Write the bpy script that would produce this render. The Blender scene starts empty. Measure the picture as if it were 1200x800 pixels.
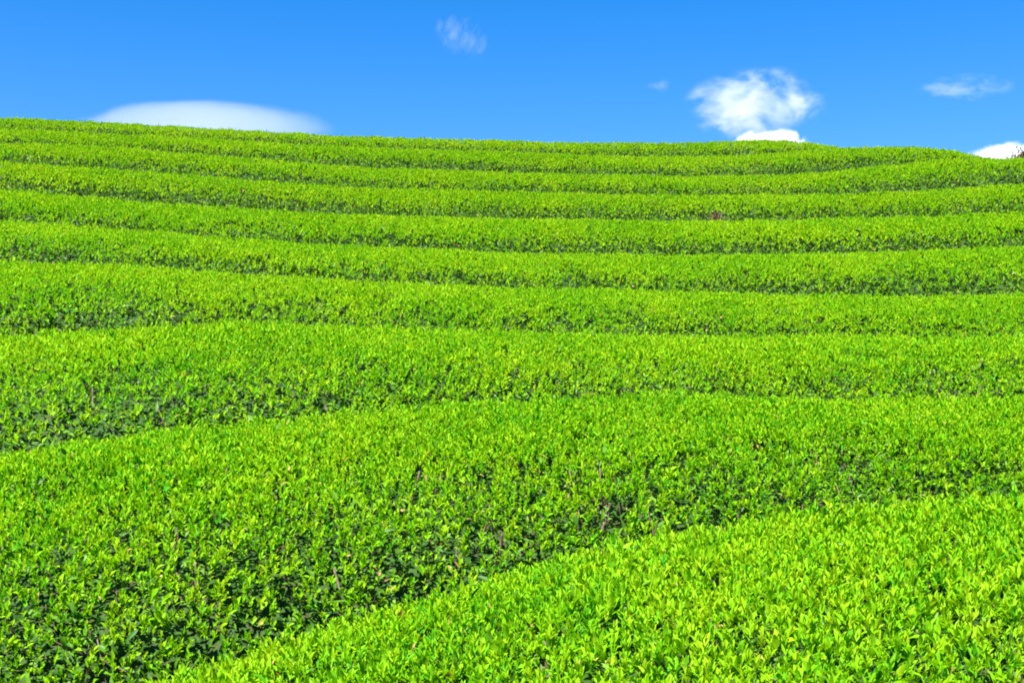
import bpy, math, random
import numpy as np

R = math.radians
scene = bpy.context.scene

# ------------------------------------------------------------------ camera
cam_data = bpy.data.cameras.new("camera")
cam = bpy.data.objects.new("camera", cam_data)
scene.collection.objects.link(cam)
cam_data.sensor_width = 36.0
cam_data.lens = 39.0
cam_data.clip_start = 0.05
cam_data.clip_end = 20000.0
cam.location = (0, 0, 1.62)
cam.rotation_euler = (R(90) + math.atan(30.0 / 1300.0), 0, 0)
scene.camera = cam

# ------------------------------------------------------------------ light
SUN_EL, SUN_AZ = 59.0, 205.0          # azimuth clockwise from +Y: behind the camera, to the left
world = bpy.data.worlds.new("World")
scene.world = world
world.use_nodes = True
nt = world.node_tree
nt.nodes.clear()
w_out = nt.nodes.new("ShaderNodeOutputWorld")
w_bg = nt.nodes.new("ShaderNodeBackground")
w_sky = nt.nodes.new("ShaderNodeTexSky")
w_sky.sky_type = 'NISHITA'
w_sky.sun_disc = False
w_sky.sun_elevation = R(SUN_EL)
w_sky.sun_rotation = R(SUN_AZ)
w_sky.altitude = 300
w_sky.air_density = 1.0
w_sky.dust_density = 0.0
w_sky.ozone_density = 4.0
w_hsv = nt.nodes.new("ShaderNodeHueSaturation")
w_hsv.inputs["Hue"].default_value = 0.5
w_hsv.inputs["Saturation"].default_value = 1.0
w_hsv.inputs["Value"].default_value = 1.0
w_bg.inputs["Strength"].default_value = 0.058
nt.links.new(w_sky.outputs[0], w_hsv.inputs["Color"])
# a clear polarised sky: deeper and bluer with height
w_geo = nt.nodes.new("ShaderNodeNewGeometry")
w_sep = nt.nodes.new("ShaderNodeSeparateXYZ")
nt.links.new(w_geo.outputs["Incoming"], w_sep.inputs[0])
w_map = nt.nodes.new("ShaderNodeMapRange")
w_map.inputs[1].default_value = -0.10; w_map.inputs[2].default_value = -0.50
nt.links.new(w_sep.outputs["Z"], w_map.inputs[0])
w_ramp = nt.nodes.new("ShaderNodeValToRGB")
e0, e1 = w_ramp.color_ramp.elements
e0.position, e0.color = 0.0, (.36, .62, 1.0, 1)
e1.position, e1.color = 1.0, (.06, .58, 1.02, 1)
em = w_ramp.color_ramp.elements.new(.56); em.color = (.10, .62, 1.07, 1)
w_mul = nt.nodes.new("ShaderNodeVectorMath"); w_mul.operation = 'MULTIPLY'
nt.links.new(w_map.outputs[0], w_ramp.inputs[0])
nt.links.new(w_hsv.outputs[0], w_mul.inputs[0]); nt.links.new(w_ramp.outputs[0], w_mul.inputs[1])
nt.links.new(w_mul.outputs[0], w_bg.inputs["Color"])
nt.links.new(w_bg.outputs[0], w_out.inputs["Surface"])

sun_data = bpy.data.lights.new("sun", 'SUN')
sun = bpy.data.objects.new("sun", sun_data)
scene.collection.objects.link(sun)
sun_data.energy = 5.0
sun_data.angle = R(0.53)
sun_data.color = (1.0, 0.95, 0.86)
az, el = R(SUN_AZ), R(SUN_EL)
from mathutils import Vector
to_sun = Vector((math.sin(az) * math.cos(el), math.cos(az) * math.cos(el), math.sin(el)))
sun.rotation_euler = to_sun.to_track_quat('Z', 'Y').to_euler()

vs = scene.view_settings
vs.view_transform = 'Standard'
vs.look = 'None'
vs.exposure = 1.80
vs.gamma = 1.0
vs.use_curve_mapping = False
scene.cycles.use_denoising = True
scene.cycles.pixel_filter_type = 'BLACKMAN_HARRIS'
scene.cycles.filter_width = 1.9
scene.cycles.max_bounces = 12
scene.cycles.diffuse_bounces = 6
scene.cycles.glossy_bounces = 2
scene.cycles.transmission_bounces = 6
scene.cycles.volume_bounces = 10
scene.cycles.volume_step_rate = 0.5
scene.cycles.volume_max_steps = 256

# ------------------------------------------------------------------ the hillside, surveyed
F_PX = 1300.0                 # lens, in widths of 1200
LEVEL = 430.0                 # picture row of the level line
CAM_Z = 1.62
N_ROWS = 10
CENTRE = [1.60 + 1.8 * k for k in range(N_ROWS)]       # where each tea row crosses x = 0 (metres)
LEAN = [.60, .40, .25, .15, .10, .05, .03, .0, -.01, -.02]
BEND = [-.16, -.11, -.065, -.040, -.025, -.020, -.016, -.012, -.011, -.010]
HEIGHT = 0.80
BEARINGS = [-.70, -.4615, -.385, -.308, -.231, -.154, -.077, 0, .077, .154, .2, .246, .3, .354, .4, .4615, .70]
FURROW = 0.12


def row_y(k, X):
    Xs = 9.0 * np.tanh(np.asarray(X, float) / 9.0)
    return CENTRE[k] + LEAN[k] * Xs + BEND[k] * Xs * Xs


def gap_y(k, X):              # line of the furrow behind row k
    if k < 0:
        return row_y(0, X) - 0.5 * (row_y(1, X) - row_y(0, X))
    if k >= N_ROWS - 1:
        return row_y(N_ROWS - 1, X) + 0.9
    return 0.5 * (row_y(k, X) + row_y(k + 1, X))


def profile(v):               # hedge height above the slope, v = -1 (downhill) .. 1 (uphill)
    v = np.abs(v)
    return HEIGHT * (1 - 0.15 * v ** 2) * np.maximum(1 - v ** 6.0, 0.0) ** 0.45


def on_ray(fn, t):
    y = np.full_like(t, 1.0) * fn(0.0)
    for _ in range(90):
        y = .5 * y + .5 * np.maximum(fn(t * y), 0.15)
    return y


def hermite(x, xs, zs):       # x (n,), xs and zs (n, k): smooth curve through each point's own knots
    n, K = xs.shape
    d = np.diff(zs, axis=1) / np.diff(xs, axis=1)
    m = np.concatenate([d[:, :1], .5 * (d[:, 1:] + d[:, :-1]), d[:, -1:]], axis=1)
    i = np.clip((x[:, None] >= xs).sum(1) - 1, 0, K - 2)
    r = np.arange(n)
    x0, x1 = xs[r, i], xs[r, i + 1]
    h = x1 - x0
    s = np.clip((x - x0) / h, 0, 1)
    return ((1 + 2 * s) * (1 - s) ** 2 * zs[r, i] + s * (1 - s) ** 2 * h * m[r, i]
            + s * s * (3 - 2 * s) * zs[r, i + 1] + s * s * (s - 1) * h * m[r, i + 1]), m


def slope_profile(Y, ys, zs):   # height of the hillside along one bearing
    z, m = hermite(Y, ys, zs)
    below = Y < ys[:, 0]
    z = np.where(below, zs[:, 0] + (Y - ys[:, 0]) * 0.12, z)
    d = np.maximum(Y - ys[:, -1], 0)
    dd = np.minimum(d, 1.6)
    over = 0.05 * dd - 0.1 * dd * dd - 0.27 * (d - dd)
    return np.where(d > 0, zs[:, -1] + over, z)
SURVEY = [
    [0.341, 0.293, 0.307, 0.333, 0.355, 0.374, 0.395, 0.418, 0.449, 0.48, 0.496, 0.509, 0.518, 0.527, 0.535, 0.547, 0.559],
    [0.527, 0.539, 0.568, 0.594, 0.614, 0.636, 0.658, 0.676, 0.681, 0.687, 0.686, 0.686, 0.686, 0.686, 0.686, 0.686, 0.686],
    [0.845, 0.89, 0.921, 0.946, 0.958, 0.97, 0.962, 0.954, 0.947, 0.939, 0.94, 0.94, 0.941, 0.942, 0.944, 0.945, 0.949],
    [1.373, 1.381, 1.379, 1.37, 1.347, 1.323, 1.307, 1.29, 1.281, 1.27, 1.263, 1.255, 1.245, 1.245, 1.245, 1.245, 1.256],
    [1.881, 1.864, 1.836, 1.806, 1.769, 1.73, 1.712, 1.691, 1.682, 1.671, 1.678, 1.683, 1.688, 1.704, 1.718, 1.737, 1.773],
    [2.433, 2.384, 2.335, 2.284, 2.253, 2.219, 2.208, 2.194, 2.186, 2.173, 2.18, 2.185, 2.191, 2.204, 2.216, 2.23, 2.246],
    [3.014, 2.973, 2.934, 2.888, 2.833, 2.774, 2.759, 2.738, 2.721, 2.701, 2.703, 2.705, 2.701, 2.721, 2.736, 2.761, 2.823],
    [3.639, 3.589, 3.563, 3.501, 3.426, 3.346, 3.309, 3.268, 3.245, 3.212, 3.22, 3.221, 3.259, 3.314, 3.381, 3.411, 3.347],
    [4.205, 4.166, 4.122, 4.078, 4.024, 3.967, 3.93, 3.887, 3.83, 3.804, 3.808, 3.844, 3.899, 3.917, 3.848, 3.587, 2.932],
    [4.807, 4.753, 4.716, 4.651, 4.597, 4.526, 4.491, 4.441, 4.411, 4.402, 4.407, 4.397, 4.267, 4.054, 3.85, 3.624, 2.88]
]

FINE = np.linspace(-.70, .70, 141)


def smooth_columns(tab):      # finer bearings, so that crests curve instead of bending
    tab = np.array(tab)
    xs = np.array(BEARINGS)
    out = []
    for row in tab:
        z, _ = hermite(FINE, np.repeat(xs[None], len(FINE), 0), np.repeat(row[None], len(FINE), 0))
        out.append(z)
    return np.array(out)


Z_TAB = smooth_columns(SURVEY)
Y_TAB = np.array([on_ray(lambda X, k=k: row_y(k, X), FINE) for k in range(N_ROWS)])


def ground_z(X, Y):
    X = np.asarray(X, float); Y = np.asarray(Y, float)
    shp = X.shape
    X = X.ravel(); Y = Y.ravel()
    t = np.clip(X / np.maximum(Y, 1.0), FINE[0], FINE[-1] - 1e-6)
    f = (t - FINE[0]) / (FINE[1] - FINE[0])
    i = f.astype(int)
    w = (f - i)[:, None]
    ys = Y_TAB[:, i].T * (1 - w) + Y_TAB[:, i + 1].T * w
    zs = Z_TAB[:, i].T * (1 - w) + Z_TAB[:, i + 1].T * w
    z = slope_profile(Y, ys, zs)
    side = np.maximum(np.abs(X) - (0.70 * np.maximum(Y, 1.0) + 1.5), 0)
    z = z - 0.06 * side
    floor = -4.0
    z = floor + np.logaddexp(0, (z - floor) * 1.6) / 1.6
    return z.reshape(shp)


rng = np.random.default_rng(11)


def hash01(ix, iy, seed):
    h = (ix.astype(np.int64) * 374761393 + iy.astype(np.int64) * 668265263 + seed * 974634777) & 0x7fffffff
    h = ((h ^ (h >> 13)) * 1274126177) & 0x7fffffff
    return ((h ^ (h >> 16)) & 0xffff) / 65535.0


def noise2(x, y, seed=0):
    x = np.asarray(x, float); y = np.asarray(y, float)
    ix = np.floor(x).astype(int); iy = np.floor(y).astype(int)
    u = x - ix; v = y - iy
    u = u * u * (3 - 2 * u); v = v * v * (3 - 2 * v)
    a = hash01(ix, iy, seed); b = hash01(ix + 1, iy, seed)
    c = hash01(ix, iy + 1, seed); d = hash01(ix + 1, iy + 1, seed)
    return (a * (1 - u) + b * u) * (1 - v) + (c * (1 - u) + d * u) * v


def unit(a):
    return a / np.maximum(np.linalg.norm(a, axis=-1, keepdims=True), 1e-9)


def hedge_point(k, X, v, shrink=0.0):
    yc = row_y(k, X)
    lo = gap_y(k - 1, X) + FURROW
    hi = gap_y(k, X) - FURROW
    Y = np.where(v < 0, yc + v * (yc - lo), yc + v * (hi - yc))
    Y = yc + (Y - yc) * (1 - 0.6 * shrink)
    h = profile(v) * (1 - shrink)
    bump = (noise2(X * 1.7 + 9 * k, v * 2.3 + 5, 3) - .5) * 0.016 + (noise2(X * 5.5 + 31 * k, v * 5 + 9, 4) - .5) * 0.018
    h = h + bump * np.clip(h / 0.5, 0, 1) * np.clip((1 - np.abs(v)) * 8, 0, 1)
    return np.stack([X, Y, ground_z(X, Y) + np.maximum(h, 0.0)], axis=-1)


def hedge_normal(k, X, v):
    e = 0.02
    vv = np.clip(v, -.97, .97)
    a = hedge_point(k, X + e, vv) - hedge_point(k, X - e, vv)
    b = hedge_point(k, X, vv + e) - hedge_point(k, X, vv - e)
    return unit(np.cross(a, b))


# ------------------------------------------------------------------ meshes
def mesh_from(name, verts, tris, mat, colours=None, smooth=False, parent=None):
    me = bpy.data.meshes.new(name)
    verts = np.ascontiguousarray(verts, np.float32); tris = np.ascontiguousarray(tris, np.int32)
    me.vertices.add(len(verts)); me.vertices.foreach_set("co", verts.ravel())
    me.loops.add(tris.size); me.loops.foreach_set("vertex_index", tris.ravel())
    n, c = tris.shape
    me.polygons.add(n); me.polygons.foreach_set("loop_start", np.arange(0, n * c, c, dtype=np.int32))
    if smooth:
        me.polygons.foreach_set("use_smooth", np.ones(n, bool))
    if colours is not None:
        at = me.attributes.new("leaf_colour", 'FLOAT_COLOR', 'POINT')
        full = np.ones((len(verts), 4), np.float32); full[:, :3] = colours
        at.data.foreach_set("color", full.ravel())
    me.update(calc_edges=True)
    me.materials.append(mat)
    ob = bpy.data.objects.new(name, me)
    scene.collection.objects.link(ob)
    if parent is not None:
        ob.parent = parent
    return ob


LEAF = [
    (np.array([(0, 0, 0), (.33, -.44, .16), (.33, 0, 0), (.33, .44, .16), (.70, -.34, .08), (.70, 0, -.06), (.70, .34, .08), (1, 0, -.22)]),
     np.array([(0, 2, 1), (0, 3, 2), (1, 2, 5), (1, 5, 4), (2, 3, 6), (2, 6, 5), (4, 5, 7), (5, 6, 7)])),
    (np.array([(0, 0, 0), (.45, -.46, .14), (.45, 0, -.02), (.45, .46, .14), (1, 0, -.14)]),
     np.array([(0, 2, 1), (0, 3, 2), (1, 2, 4), (2, 3, 4)])),
    (np.array([(0, 0, 0), (.45, -.46, .14), (.45, .46, .14), (1, 0, -.05)]),
     np.array([(0, 3, 1), (0, 2, 3)])),
]


def leaf_cloud(base, axis, normal, length, width, colour, lod, curl=1.0):
    T, tri = LEAF[lod]
    A = unit(axis)
    B = unit(np.cross(normal, A))
    N = np.cross(A, B)
    L = length[:, None, None]; W = width[:, None, None]
    V = (base[:, None, :] + T[None, :, 0:1] * L * A[:, None, :] + T[None, :, 1:2] * W * B[:, None, :]
         + T[None, :, 2:3] * (0.6 * L * curl) * N[:, None, :])
    n = len(base)
    Fa = (np.arange(n)[:, None, None] * len(T) + tri[None]).reshape(-1, 3)
    Cc = np.repeat(colour, len(T), axis=0)
    return V.reshape(-1, 3), Fa, Cc


def join(chunks):
    off = 0; V = []; Fa = []; Cc = []
    for v, f, c in chunks:
        V.append(v); Fa.append(f + off); Cc.append(c); off += len(v)
    return np.concatenate(V), np.concatenate(Fa), np.concatenate(Cc)


# ------------------------------------------------------------------ materials
def new_mat(name):
    m = bpy.data.materials.new(name)
    m.use_nodes = True
    m.node_tree.nodes.clear()
    return m, m.node_tree.nodes, m.node_tree.links


def leaf_material(name, rough, spec, through, trans_gain):
    m, N, L = new_mat(name)
    out = N.new("ShaderNodeOutputMaterial")
    at = N.new("ShaderNodeAttribute"); at.attribute_name = "leaf_colour"
    tc = N.new("ShaderNodeTexCoord")
    nz = N.new("ShaderNodeTexNoise"); nz.inputs["Scale"].default_value = 140.0; nz.inputs["Detail"].default_value = 3
    L.new(tc.outputs["Object"], nz.inputs["Vector"])
    mr = N.new("ShaderNodeMapRange"); mr.inputs[1].default_value = .3; mr.inputs[2].default_value = .7
    mr.inputs[3].default_value = .80; mr.inputs[4].default_value = 1.2
    L.new(nz.outputs["Fac"], mr.inputs[0])
    mul = N.new("ShaderNodeVectorMath"); mul.operation = 'SCALE'
    L.new(at.outputs["Color"], mul.inputs[0]); L.new(mr.outputs[0], mul.inputs["Scale"])
    p = N.new("ShaderNodeBsdfPrincipled")
    p.inputs["Roughness"].default_value = rough
    p.inputs["Specular IOR Level"].default_value = spec
    L.new(mul.outputs[0], p.inputs["Base Color"])
    tr = N.new("ShaderNodeBsdfTranslucent")
    g = N.new("ShaderNodeVectorMath"); g.operation = 'MULTIPLY'; g.inputs[1].default_value = trans_gain
    L.new(mul.outputs[0], g.inputs[0]); L.new(g.outputs[0], tr.inputs["Color"])
    mix = N.new("ShaderNodeMixShader"); mix.inputs[0].default_value = through
    L.new(p.outputs[0], mix.inputs[1]); L.new(tr.outputs[0], mix.inputs[2])
    L.new(mix.outputs[0], out.inputs["Surface"])
    return m


M_YOUNG = leaf_material("young_tea_leaf", .55, .10, .42, (1.2, 1.1, .5))
M_OLD = leaf_material("mature_tea_leaf", .50, .22, .22, (1.3, 1.2, .5))


def noise_material(name, stops, scale, rough=.9, bump=.4, detail=6):
    m, N, L = new_mat(name)
    out = N.new("ShaderNodeOutputMaterial")
    p = N.new("ShaderNodeBsdfPrincipled"); p.inputs["Roughness"].default_value = rough
    p.inputs["Specular IOR Level"].default_value = .2
    tc = N.new("ShaderNodeTexCoord")
    nz = N.new("ShaderNodeTexNoise"); nz.inputs["Scale"].default_value = scale; nz.inputs["Detail"].default_value = detail
    L.new(tc.outputs["Object"], nz.inputs["Vector"])
    cr = N.new("ShaderNodeValToRGB")
    el_ = cr.color_ramp.elements
    el_[0].position = stops[0][0]; el_[0].color = (*stops[0][1], 1)
    el_[1].position = stops[-1][0]; el_[1].color = (*stops[-1][1], 1)
    for pos, c in stops[1:-1]:
        e = el_.new(pos); e.color = (*c, 1)
    L.new(nz.outputs["Fac"], cr.inputs[0]); L.new(cr.outputs[0], p.inputs["Base Color"])
    b = N.new("ShaderNodeBump"); b.inputs["Strength"].default_value = bump; b.inputs["Distance"].default_value = .02
    L.new(nz.outputs["Fac"], b.inputs["Height"]); L.new(b.outputs[0], p.inputs["Normal"])
    L.new(p.outputs[0], out.inputs["Surface"])
    return m


M_SOIL = noise_material("hillside_soil", [(.3, (.06, .040, .022)), (.55, (.13, .09, .05)), (.72, (.07, .09, .025))], 5.0)
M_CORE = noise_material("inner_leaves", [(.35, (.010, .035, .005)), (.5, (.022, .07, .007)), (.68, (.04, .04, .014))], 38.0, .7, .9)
M_TWIG = noise_material("tea_branch_bark", [(.35, (.05, .036, .024)), (.65, (.15, .115, .08))], 30.0)
M_DEAD = noise_material("dead_twig_bark", [(.35, (.05, .032, .022)), (.65, (.15, .10, .07))], 40.0)
M_BARK = noise_material("tree_bark", [(.35, (.06, .045, .03)), (.65, (.16, .12, .08))], 9.0)
M_CROWN = leaf_material("brownish_tree_leaf", .5, .3, .25, (1.2, 1.1, .6))

# ------------------------------------------------------------------ ground
def spread(lim_near, step, lim_far):
    a = list(np.arange(-lim_near, lim_near + step / 2, step))
    x = lim_near; s = step; hi = []
    while x < lim_far:
        s *= 1.35; x += s; hi.append(x)
    return np.array([-h for h in hi[::-1]] + a + hi)


gx = spread(16, .25, 6000)
gy = spread(14, .25, 6000) + 9.0
GX, GY = np.meshgrid(gx, gy)
GZ = ground_z(GX, GY) + (noise2(GX * 2.1, GY * 2.1, 8) - .5) * .05
nxg = len(gx)
idx = np.arange(GX.size).reshape(GX.shape)
quads = np.stack([idx[:-1, :-1].ravel(), idx[:-1, 1:].ravel(), idx[1:, 1:].ravel(), idx[1:, :-1].ravel()], -1)
ground = mesh_from("ground", np.stack([GX.ravel(), GY.ravel(), GZ.ravel()], -1), quads, M_SOIL, smooth=True)
ground["kind"] = "structure"


# ------------------------------------------------------------------ sticks
def sticks(P0, P1, r0, r1, seed=0, wob=.12):
    """thin crooked tapering twigs, four-sided, bent once"""
    n = len(P0)
    d = unit(P1 - P0)
    ref = np.where(np.abs(d[:, 2:3]) > .9, np.array([[1., 0, 0]]), np.array([[0, 0, 1.]]))
    e1 = unit(np.cross(d, ref)); e2 = np.cross(d, e1)
    g = np.random.default_rng(seed)
    ln = np.linalg.norm(P1 - P0, axis=1, keepdims=True)
    mid = .5 * (P0 + P1) + ln * wob * (g.normal(size=(n, 1)) * e1 + g.normal(size=(n, 1)) * e2) * .6
    rings = []
    for c, r in ((P0, r0), (mid, .5 * (r0 + r1)), (P1, r1)):
        for a in range(4):
            th = a * math.pi / 2
            rings.append(c + r[:, None] * (math.cos(th) * e1 + math.sin(th) * e2))
    V = np.stack(rings, 1)
    f = []
    for s_ in range(2):
        for a in range(4):
            b = (a + 1) % 4
            f.append((s_ * 4 + a, s_ * 4 + b, s_ * 4 + 4 + b, s_ * 4 + 4 + a))
    f.append((8, 9, 10, 11))
    Fa = (np.arange(n)[:, None, None] * 12 + np.array(f)[None]).reshape(-1, 4)
    return V.reshape(-1, 3), Fa


# ------------------------------------------------------------------ hedges
# distance bands: sprouts per m2, leaf level, leaves per sprout, sprout size, mature leaves per m2, twigs per m
BAND = [
    dict(den=8600, lod=0, n=4, size=.41, old=6500, oldlod=0, twig=60, core=.24),
    dict(den=7400, lod=0, n=4, size=.44, old=7500, oldlod=0, twig=60, core=.24),
    dict(den=4700, lod=1, n=4, size=.56, old=5200, oldlod=1, twig=50, core=.12),
    dict(den=3500, lod=1, n=4, size=.64, old=4800, oldlod=1, twig=26, core=.10),
    dict(den=2800, lod=1, n=4, size=.71, old=4200, oldlod=2, twig=0, core=.11),
    dict(den=2300, lod=2, n=4, size=.77, old=4000, oldlod=2, twig=0, core=.11),
    dict(den=2200, lod=2, n=3, size=.82, old=3800, oldlod=2, twig=0, core=.10),
    dict(den=2100, lod=2, n=3, size=.84, old=3600, oldlod=2, twig=0, core=.10),
    dict(den=2100, lod=2, n=3, size=.85, old=3600, oldlod=2, twig=0, core=.10),
    dict(den=2100, lod=2, n=3, size=.85, old=3200, oldlod=2, twig=0, core=.09),
]
LABELS = [
    "closest tea hedge, big pale fresh shoots, its flat top filling the lower right corner",
    "broad tea hedge just behind the closest one, dark leggy front side above a black furrow",
    "tea hedge two furrows behind the closest hedge, dark gap below its left half",
    "tea hedge three furrows behind the closest hedge, an almost straight band of even green",
    "tea hedge halfway up the slope, with five more hedges above it",
    "tea hedge directly below the hedge that has the dead brown gap in its front",
    "tea hedge with a dead brown gap of bare twigs low in its front",
    "tea hedge directly above the hedge with the dead brown gap, dark along its lower left",
    "second tea hedge below the skyline, its right end dipping beside a low white cloud",
    "topmost tea hedge, its shoots drawing the skyline under the long flat cloud",
]
V_LIST = np.linspace(-.995, .995, 400)


def arc_table(k):
    Z = profile(V_LIST); Yy = V_LIST * 0.78
    s = np.concatenate([[0], np.cumsum(np.hypot(np.diff(Yy), np.diff(Z)))])
    return s


RAMP = lambda k: (.77, .18) if k < 2 else (.68, .22) if k < 4 else (.56, .26)
DEAD_K, DEAD_T = 6, (839 - 600) / 1300.0


def build_hedge(k):
    b = BAND[k]
    g = np.random.default_rng(100 + k)
    reach = .4615 * (CENTRE[k] + 0.9) + 1.4
    x0, x1 = -reach, reach
    if k == 0:
        x0 = -1.55
    width = x1 - x0
    root = bpy.data.objects.new("tea_hedge", None)
    scene.collection.objects.link(root)
    root.location = (0, 0, 0)
    root["label"] = LABELS[k]; root["category"] = "hedge"; root["group"] = "clipped tea hedges on the hillside"

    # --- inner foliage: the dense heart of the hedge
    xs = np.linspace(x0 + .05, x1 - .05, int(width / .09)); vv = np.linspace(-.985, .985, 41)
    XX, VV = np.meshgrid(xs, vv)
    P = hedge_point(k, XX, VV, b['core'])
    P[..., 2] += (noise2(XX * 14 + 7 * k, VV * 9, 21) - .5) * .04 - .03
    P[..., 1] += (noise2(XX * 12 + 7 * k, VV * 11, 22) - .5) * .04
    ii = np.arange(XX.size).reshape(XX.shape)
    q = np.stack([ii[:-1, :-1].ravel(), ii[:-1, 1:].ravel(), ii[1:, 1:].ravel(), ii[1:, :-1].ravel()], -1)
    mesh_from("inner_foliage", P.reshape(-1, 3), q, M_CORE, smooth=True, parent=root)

    s = arc_table(k); total = s[-1]

    def scatter(den, weight):
        n = int(width * total * den)
        X = g.uniform(x0, x1, n); v = np.interp(g.uniform(0, total, n), s, V_LIST)
        if k == DEAD_K:                                   # the dead gap low in the front
            c = DEAD_T * (row_y(k, 2.2) - .72)
            dead = ((X - c) / .13) ** 2 + ((v + .76) / .11) ** 2 < 1
        else:
            dead = np.zeros(n, bool)
        keep = (g.uniform(size=n) < weight(X, v)) & ~dead
        return X[keep], v[keep]

    low = lambda X, v, f, sd: noise2(X * f + 17 * k, v * f * .8 + 3, sd)

    # --- fresh shoots
    def w_young(X, v):
        a, w_ = RAMP(k)
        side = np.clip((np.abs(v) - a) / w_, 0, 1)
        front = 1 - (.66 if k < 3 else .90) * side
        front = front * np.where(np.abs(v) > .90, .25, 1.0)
        back = np.where(v > .90, .45, 1.0)
        hole = np.where(low(X, v, 38 if k < 3 else 24, 35) > .70 + .14 * low(X, v, 3, 36), .05, 1.0)
        patch = (.80 + .35 * low(X, v, 6.5, 31)) * hole
        # the clipped top is full of shoots, the downhill shoulder thinner
        lean = 1 - .30 * np.clip((-v - .25) / .6, 0, 1)
        return np.clip(front * back * patch * lean, 0, 1)

    X, v = scatter(b["den"] * 1.25, w_young)
    n = len(X)
    P = hedge_point(k, X, v); Nn = hedge_normal(k, X, v)
    S = unit(np.array([0, 0, .85]) + .55 * Nn + g.normal(size=(n, 3)) * .20)
    size = b["size"] * np.clip(g.lognormal(0, .24 if k < 3 else .15, n), .5, 1.7) * (.82 + .36 * low(X, v, 4.2, 33))
    P = P + Nn * (-.030 + .016 * g.uniform(size=(n, 1)))
    tall = np.where(g.uniform(size=(n, 1)) < .10, g.uniform(.006, .024, (n, 1)), 0)
    P = P + tall * S
    ref = unit(np.cross(S, np.array([[.3, 1., .1]]))); E2 = np.cross(S, ref)
    phi0 = g.uniform(0, 2 * math.pi, n)
    tone = np.clip((.50 if k < 9 else .56) + .45 * (low(X, v, 2.3, 34) - .5) + .5 * (low(X, v, 19, 37) - .5) + g.normal(size=n) * (.26 if k < 3 else .17), -.1, 1.05)
    spec = [  # tilt, length, width, height on the stem, yellowness
        (17, 9, .034, .0145, .016, .75),
        (30, 11, .037, .0165, .007, .50),
        (6, 4, .027, .0075, .022, 1.0),
        (48, 13, .040, .0180, -.004, .25),
        (64, 14, .043, .0195, -.014, .10),
    ][:b["n"]]
    chunks = []
    f = min(1.0, k / 6.0)                                 # the upper rows are further on, yellower
    mixc = lambda near, far: np.array(near) * (1 - f) + np.array(far) * f
    c_deep = mixc((.042, .26, .006), (.065, .28, .006))
    c_mid = mixc((.168, .415, .004), (.195, .43, .004))
    c_pale = mixc((.30, .48, .010), (.34, .50, .008))
    for j, (tl, tj, ln, wd, hh, ye) in enumerate(spec):
        ph = phi0 + j * 2.4 + g.normal(size=n) * .3
        th = np.radians(tl * (.80 if k < 2 else 1.0) + g.normal(size=n) * tj)[:, None]
        rad = np.cos(ph)[:, None] * ref + np.sin(ph)[:, None] * E2
        A = np.cos(th) * S + np.sin(th) * rad
        Nf = np.sin(th) * S - np.cos(th) * rad
        base = P + S * (hh * size)[:, None]
        m = np.clip(.35 * ye + .75 * tone + g.normal(size=n) * .10, 0, 1.15)[:, None]
        col = np.where(m < .5, c_deep + (c_mid - c_deep) * (m / .5), c_mid + (c_pale - c_mid) * np.clip((m - .5) / .6, 0, 1))
        odd = g.uniform(size=n)
        col[odd < .002] = (.42, .30, .10)
        fat = 1.0 if b["lod"] < 2 else 1.15
        chunks.append(leaf_cloud(base, A, Nf, ln * size * g.uniform(.85, 1.15, n), wd * size * fat * g.uniform(.85, 1.2, n), col, b["lod"]))
    V, Fa, Cc = join(chunks)
    mesh_from("fresh_shoots", V, Fa, M_YOUNG, Cc, smooth=b["lod"] == 0, parent=root)

    # --- mature leaves beneath and down the sides
    def w_old(X, v):
        a, w_ = RAMP(k)
        side = np.clip((np.abs(v) - a) / w_, 0, 1)
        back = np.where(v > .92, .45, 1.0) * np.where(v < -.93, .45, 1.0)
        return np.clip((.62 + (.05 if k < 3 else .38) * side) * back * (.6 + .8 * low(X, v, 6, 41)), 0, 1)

    X, v = scatter(b["old"], w_old)
    n = len(X)
    P = hedge_point(k, X, v); Nn = hedge_normal(k, X, v)
    a, w_ = RAMP(k)
    side = np.clip((np.abs(v) - a) / w_, 0, 1)[:, None]
    depth = (.045 * (1 - side) + .004 * side) + g.uniform(size=(n, 1)) * .05
    depth = np.where(g.uniform(size=(n, 1)) < (.008 if k < 3 else .02), -.002, depth)
    P = P - Nn * depth
    rnd = g.normal(size=(n, 3))
    A = unit(Nn * .55 + rnd * .75 + np.array([0, 0, -.10]))
    Up = unit(np.array([0, 0, .8]) + Nn * .7 + g.normal(size=(n, 3)) * .55)
    L_ = .050 * (b['size'] * .9 + .07) * g.uniform(.65, 1.35, n) * (1 + (.45 if k < 3 else .1) * side[:, 0]); W_ = L_ * g.uniform(.36, .48, n)
    t = np.clip(g.uniform(size=n) * .8 + .4 * (low(X, v, 4, 42) - .3), 0, 1)[:, None]
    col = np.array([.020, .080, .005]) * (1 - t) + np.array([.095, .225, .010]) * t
    if k >= 3:
        col = col * .78
    odd = g.uniform(size=n)
    col[odd < .050] = (.20, .27, .09)
    col[odd < .030] = (.26, .25, .045)
    col[odd < .014] = (.36, .28, .14)
    L_[odd < .05] *= .75; W_[odd < .05] *= .75
    col[odd < .010] = (.30, .20, .08)
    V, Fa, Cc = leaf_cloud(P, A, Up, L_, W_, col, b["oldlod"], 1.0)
    mesh_from("mature_leaves", V, Fa, M_OLD, Cc, smooth=b["oldlod"] == 0, parent=root)

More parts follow.
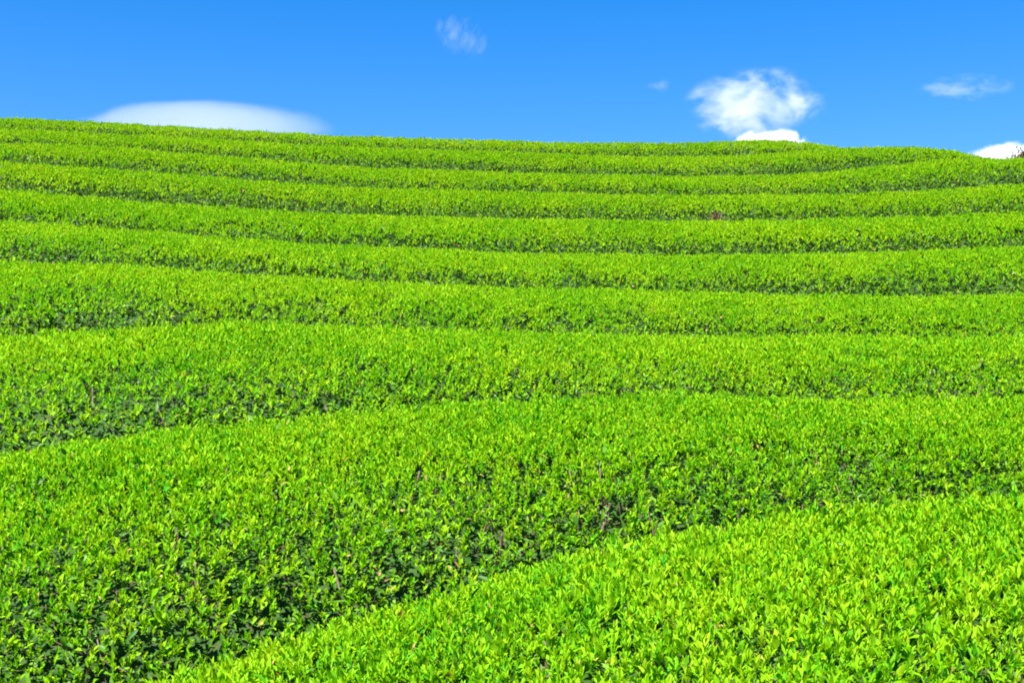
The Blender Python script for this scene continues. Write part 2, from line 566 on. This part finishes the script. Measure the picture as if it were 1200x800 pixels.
    # --- woody branches, seen in the furrow
    if b['twig']:
        n = int(width * b["twig"])
        X = g.uniform(x0 + .1, x1 - .1, n)
        v0 = g.uniform(-.75, .75, n); v1 = np.clip(v0 * 1.15 + g.normal(size=n) * .18, -.97, .97)
        v1 = np.where(g.uniform(size=n) < .5, -np.abs(v1) * .3 - .66, v1)
        P0 = hedge_point(k, X, v0); P0[:, 2] = ground_z(P0[:, 0], P0[:, 1]) - .03
        P1 = hedge_point(k, X + g.normal(size=n) * .12, v1, .06)
        r0 = g.uniform(.004, .010, n)
        V, Fa = sticks(P0, P1, r0, r0 * .35, 7 + k)
        mesh_from("branches", V, Fa, M_TWIG, parent=root)

    if k == DEAD_K:
        c = DEAD_T * (row_y(k, 2.2) - .72)
        n = 34
        Xa = c + g.normal(size=n) * .06; va = -.72 + g.uniform(-.07, .05, n)
        P0 = hedge_point(k, Xa, va, .16)
        P1 = hedge_point(k, Xa + g.normal(size=n) * .07, np.clip(va - .03, -.9, 0)) + g.normal(size=(n, 3)) * .03 + np.array([0, -.03, .02])
        V, Fa = sticks(P0, P1, g.uniform(.004, .008, n), g.uniform(.002, .004, n), 77)
        d = mesh_from("dead_twigs", V, Fa, M_DEAD, parent=root)
        d["label"] = "bare brown dead twigs in the gap"
        n = 34
        Xa = c + .05 + g.normal(size=n) * .024; va = -.72 + g.uniform(-.06, .06, n)
        P = hedge_point(k, Xa, va) + g.normal(size=(n, 3)) * .012
        col = np.array([.12, .062, .036]) + g.uniform(-.04, .07, (n, 1)) * np.array([1, .8, .7])
        V, Fa, Cc = leaf_cloud(P, g.normal(size=(n, 3)), g.normal(size=(n, 3)), g.uniform(.03, .06, n), g.uniform(.014, .024, n), col, 1, 2.0)
        d = mesh_from("withered_leaves", V, Fa, M_OLD, Cc, parent=root)
        d["label"] = "withered pinkish brown leaves"
    return root


for k in range(N_ROWS):
    build_hedge(k)


# ------------------------------------------------------------------ tree behind the hill on the right
def build_tree():
    g = np.random.default_rng(5)
    base = np.array([22.5, 45.0, 0.0]); base[2] = float(ground_z(base[0:1], base[1:2])[0]) - .1
    top = 8.75
    root = bpy.data.objects.new("tree", None)
    scene.collection.objects.link(root)
    root.location = base
    root["label"] = "dark olive brown tree whose crown just peeps over the hill behind the hedges"
    root["category"] = "tree"
    hgt = top - base[2]
    pts = [(np.array([0, 0, 0.]), .32), (np.array([.1, 0, hgt * .35]), .24), (np.array([-.05, .1, hgt * .7]), .16), (np.array([.1, 0, hgt + 1.2]), .03)]
    limbs = [pts]
    for i in range(11):
        a = i * 2.4; z = hgt * (.55 + .04 * i)
        e = np.array([math.cos(a) * g.uniform(1.3, 2.2), math.sin(a) * g.uniform(1.3, 2.2), z + g.uniform(.6, 1.6)])
        s_ = np.array([0, 0, z]); limbs.append([(s_, .10), (.5 * (s_ + e) + np.array([0, 0, .25]), .06), (e, .015)])
    V = []; Fa = []
    for limb in limbs:
        o = len(V)
        for c, r in limb:
            for q in range(8):
                th = q * math.pi / 4
                V.append(c + np.array([math.cos(th) * r, math.sin(th) * r, 0]))
        for s_ in range(len(limb) - 1):
            for q in range(8):
                w = (q + 1) % 8
                Fa.append((o + s_ * 8 + q, o + s_ * 8 + w, o + s_ * 8 + 8 + w, o + s_ * 8 + 8 + q))
    mesh_from("trunk", np.array(V), np.array(Fa), M_BARK, smooth=True, parent=root)
    n_cl = 110
    d = unit(g.normal(size=(n_cl, 3))); rr = g.uniform(.35, 1, (n_cl, 1)) ** .5
    C = d * rr * np.array([2.35, 2.35, 2.2]) + np.array([0, 0, hgt])
    ci = g.integers(0, n_cl, 30000)
    P = C[ci] + g.normal(size=(30000, 3)) * .17
    t = g.uniform(size=(30000, 1))
    col = np.array([.035, .045, .012]) * (1 - t) + np.array([.12, .10, .03]) * t
    L_ = g.uniform(.08, .16, 30000)
    V, Fa, Cc = leaf_cloud(P, g.normal(size=(30000, 3)) + np.array([0, 0, -.3]), g.normal(size=(30000, 3)) + np.array([0, 0, .8]), L_, L_ * .5, col, 2)
    mesh_from("crown", V, Fa, M_CROWN, Cc, parent=root)


build_tree()


# ------------------------------------------------------------------ clouds, real vapour about two kilometres off
def cloud_material(name, density, edge, amount, scale, detail, rough, stretch, seed, aniso=-.25, rim0=.72, tint=(.985, .98, 1)):
    m, N, L = new_mat(name)
    out = N.new("ShaderNodeOutputMaterial")
    tc = N.new("ShaderNodeTexCoord")
    mp = N.new("ShaderNodeMapping"); mp.inputs["Scale"].default_value = stretch; mp.inputs["Location"].default_value = (seed, seed * .7, seed * .3)
    L.new(tc.outputs["Object"], mp.inputs["Vector"])
    nz = N.new("ShaderNodeTexNoise"); nz.inputs["Scale"].default_value = scale
    nz.inputs["Detail"].default_value = detail; nz.inputs["Roughness"].default_value = rough
    nz.inputs["Distortion"].default_value = .35
    L.new(mp.outputs[0], nz.inputs["Vector"])
    ln = N.new("ShaderNodeVectorMath"); ln.operation = 'LENGTH'
    L.new(tc.outputs["Object"], ln.inputs[0])

    def math_(op, a, b):
        n = N.new("ShaderNodeMath"); n.operation = op
        for i, x in enumerate((a, b)):
            if isinstance(x, (int, float)):
                n.inputs[i].default_value = x
            else:
                L.new(x, n.inputs[i])
        return n.outputs[0]
    d = math_('SUBTRACT', 1.0, ln.outputs["Value"])
    d = math_('ADD', d, math_('MULTIPLY', math_('SUBTRACT', nz.outputs["Fac"], .55), amount))
    # nothing may be left at the rim of the body itself
    rim = N.new("ShaderNodeMapRange"); rim.interpolation_type = 'SMOOTHSTEP'
    rim.inputs[1].default_value = 1.0; rim.inputs[2].default_value = rim0; rim.inputs[3].default_value = 0; rim.inputs[4].default_value = 1
    L.new(ln.outputs["Value"], rim.inputs[0])
    mr = N.new("ShaderNodeMapRange"); mr.interpolation_type = 'SMOOTHSTEP'
    mr.inputs[1].default_value = 0; mr.inputs[2].default_value = edge; mr.inputs[3].default_value = 0; mr.inputs[4].default_value = density
    L.new(d, mr.inputs[0])
    v = N.new("ShaderNodeVolumePrincipled")
    v.inputs["Color"].default_value = (*tint, 1)
    v.inputs["Anisotropy"].default_value = aniso
    L.new(math_('MULTIPLY', mr.outputs[0], rim.outputs[0]), v.inputs["Density"])
    L.new(v.outputs[0], out.inputs["Volume"])
    return m


def cloud(label, px, py, rx, ry, depth, dist, mat, tilt=0.0):
    """px, py, rx, ry: bearing, height and half sizes in lens units of 1/1300; depth: half depth in metres"""
    k_ = dist / 1300.0
    ico = bpy.data.meshes.new("cloud")
    import bmesh
    bm = bmesh.new()
    bmesh.ops.create_icosphere(bm, subdivisions=4, radius=1.0)
    bm.to_mesh(ico); bm.free()
    ico.materials.append(mat)
    ob = bpy.data.objects.new("cloud", ico)
    scene.collection.objects.link(ob)
    ob.location = ((px - 600) * k_, dist, (430 - py) * k_ + 1.62)
    ob.scale = (rx * k_, depth, ry * k_)
    ob.rotation_euler = (0, R(tilt), 0)
    ob["label"] = label; ob["category"] = "cloud"; ob["group"] = "small clouds in the blue sky"
    return ob


cloud("long flat lens-shaped pale cloud lying along the skyline", 234, 152, 174, 37, 110, 2000,
      cloud_material("lens_cloud_vapour", .0025, .15, .7, 1.1, 5, .5, (1.0, 1, .35), 2.0, rim0=.90, tint=(.90, .905, 1.0)))
cloud("largest puffy cloud with ragged top, floating just above the hill", 888, 122, 91, 46, 110, 2000,
      cloud_material("puffy_cloud_vapour", .0066, .6, 5.6, 1.5, 12, .68, (1.1, 1, .8), 7.3))
cloud("bright white mound of cloud behind the hill, right under the puffy cloud", 902, 170, 53, 21, 90, 2400,
      cloud_material("mound_cloud_vapour", .02, .3, 2.4, 2.0, 8, .6, (1.6, 1, .6), 4.1))
cloud("bright white cloud bank cut off by the hill and the tree", 1206, 186, 82, 22, 110, 2400,
      cloud_material("bank_cloud_vapour", .02, .3, 2.8, 2.1, 8, .6, (2.2, 1, .6), 9.4))
cloud("small thin streak of cloud alone in the sky over the hill's low end", 1134, 101, 62, 16, 60, 2000,
      cloud_material("streak_cloud_vapour", .0036, .9, 5.0, 1.7, 8, .62, (1.2, 1, .7), 3.2))
cloud("faint torn wisp high in the sky, higher than every other cloud", 541, 41, 40, 25, 60, 2000,
      cloud_material("wisp_vapour", .0019, .9, 5.6, 2.0, 8, .62, (2.2, 1, .6), 5.7), 24)
cloud("tiny faint dab of cloud beside the largest puffy cloud", 774, 99, 17, 8, 30, 2000,
      cloud_material("dab_vapour", .0035, .9, 2.0, 1.2, 6, .6, (1.2, 1, .8), 1.3))
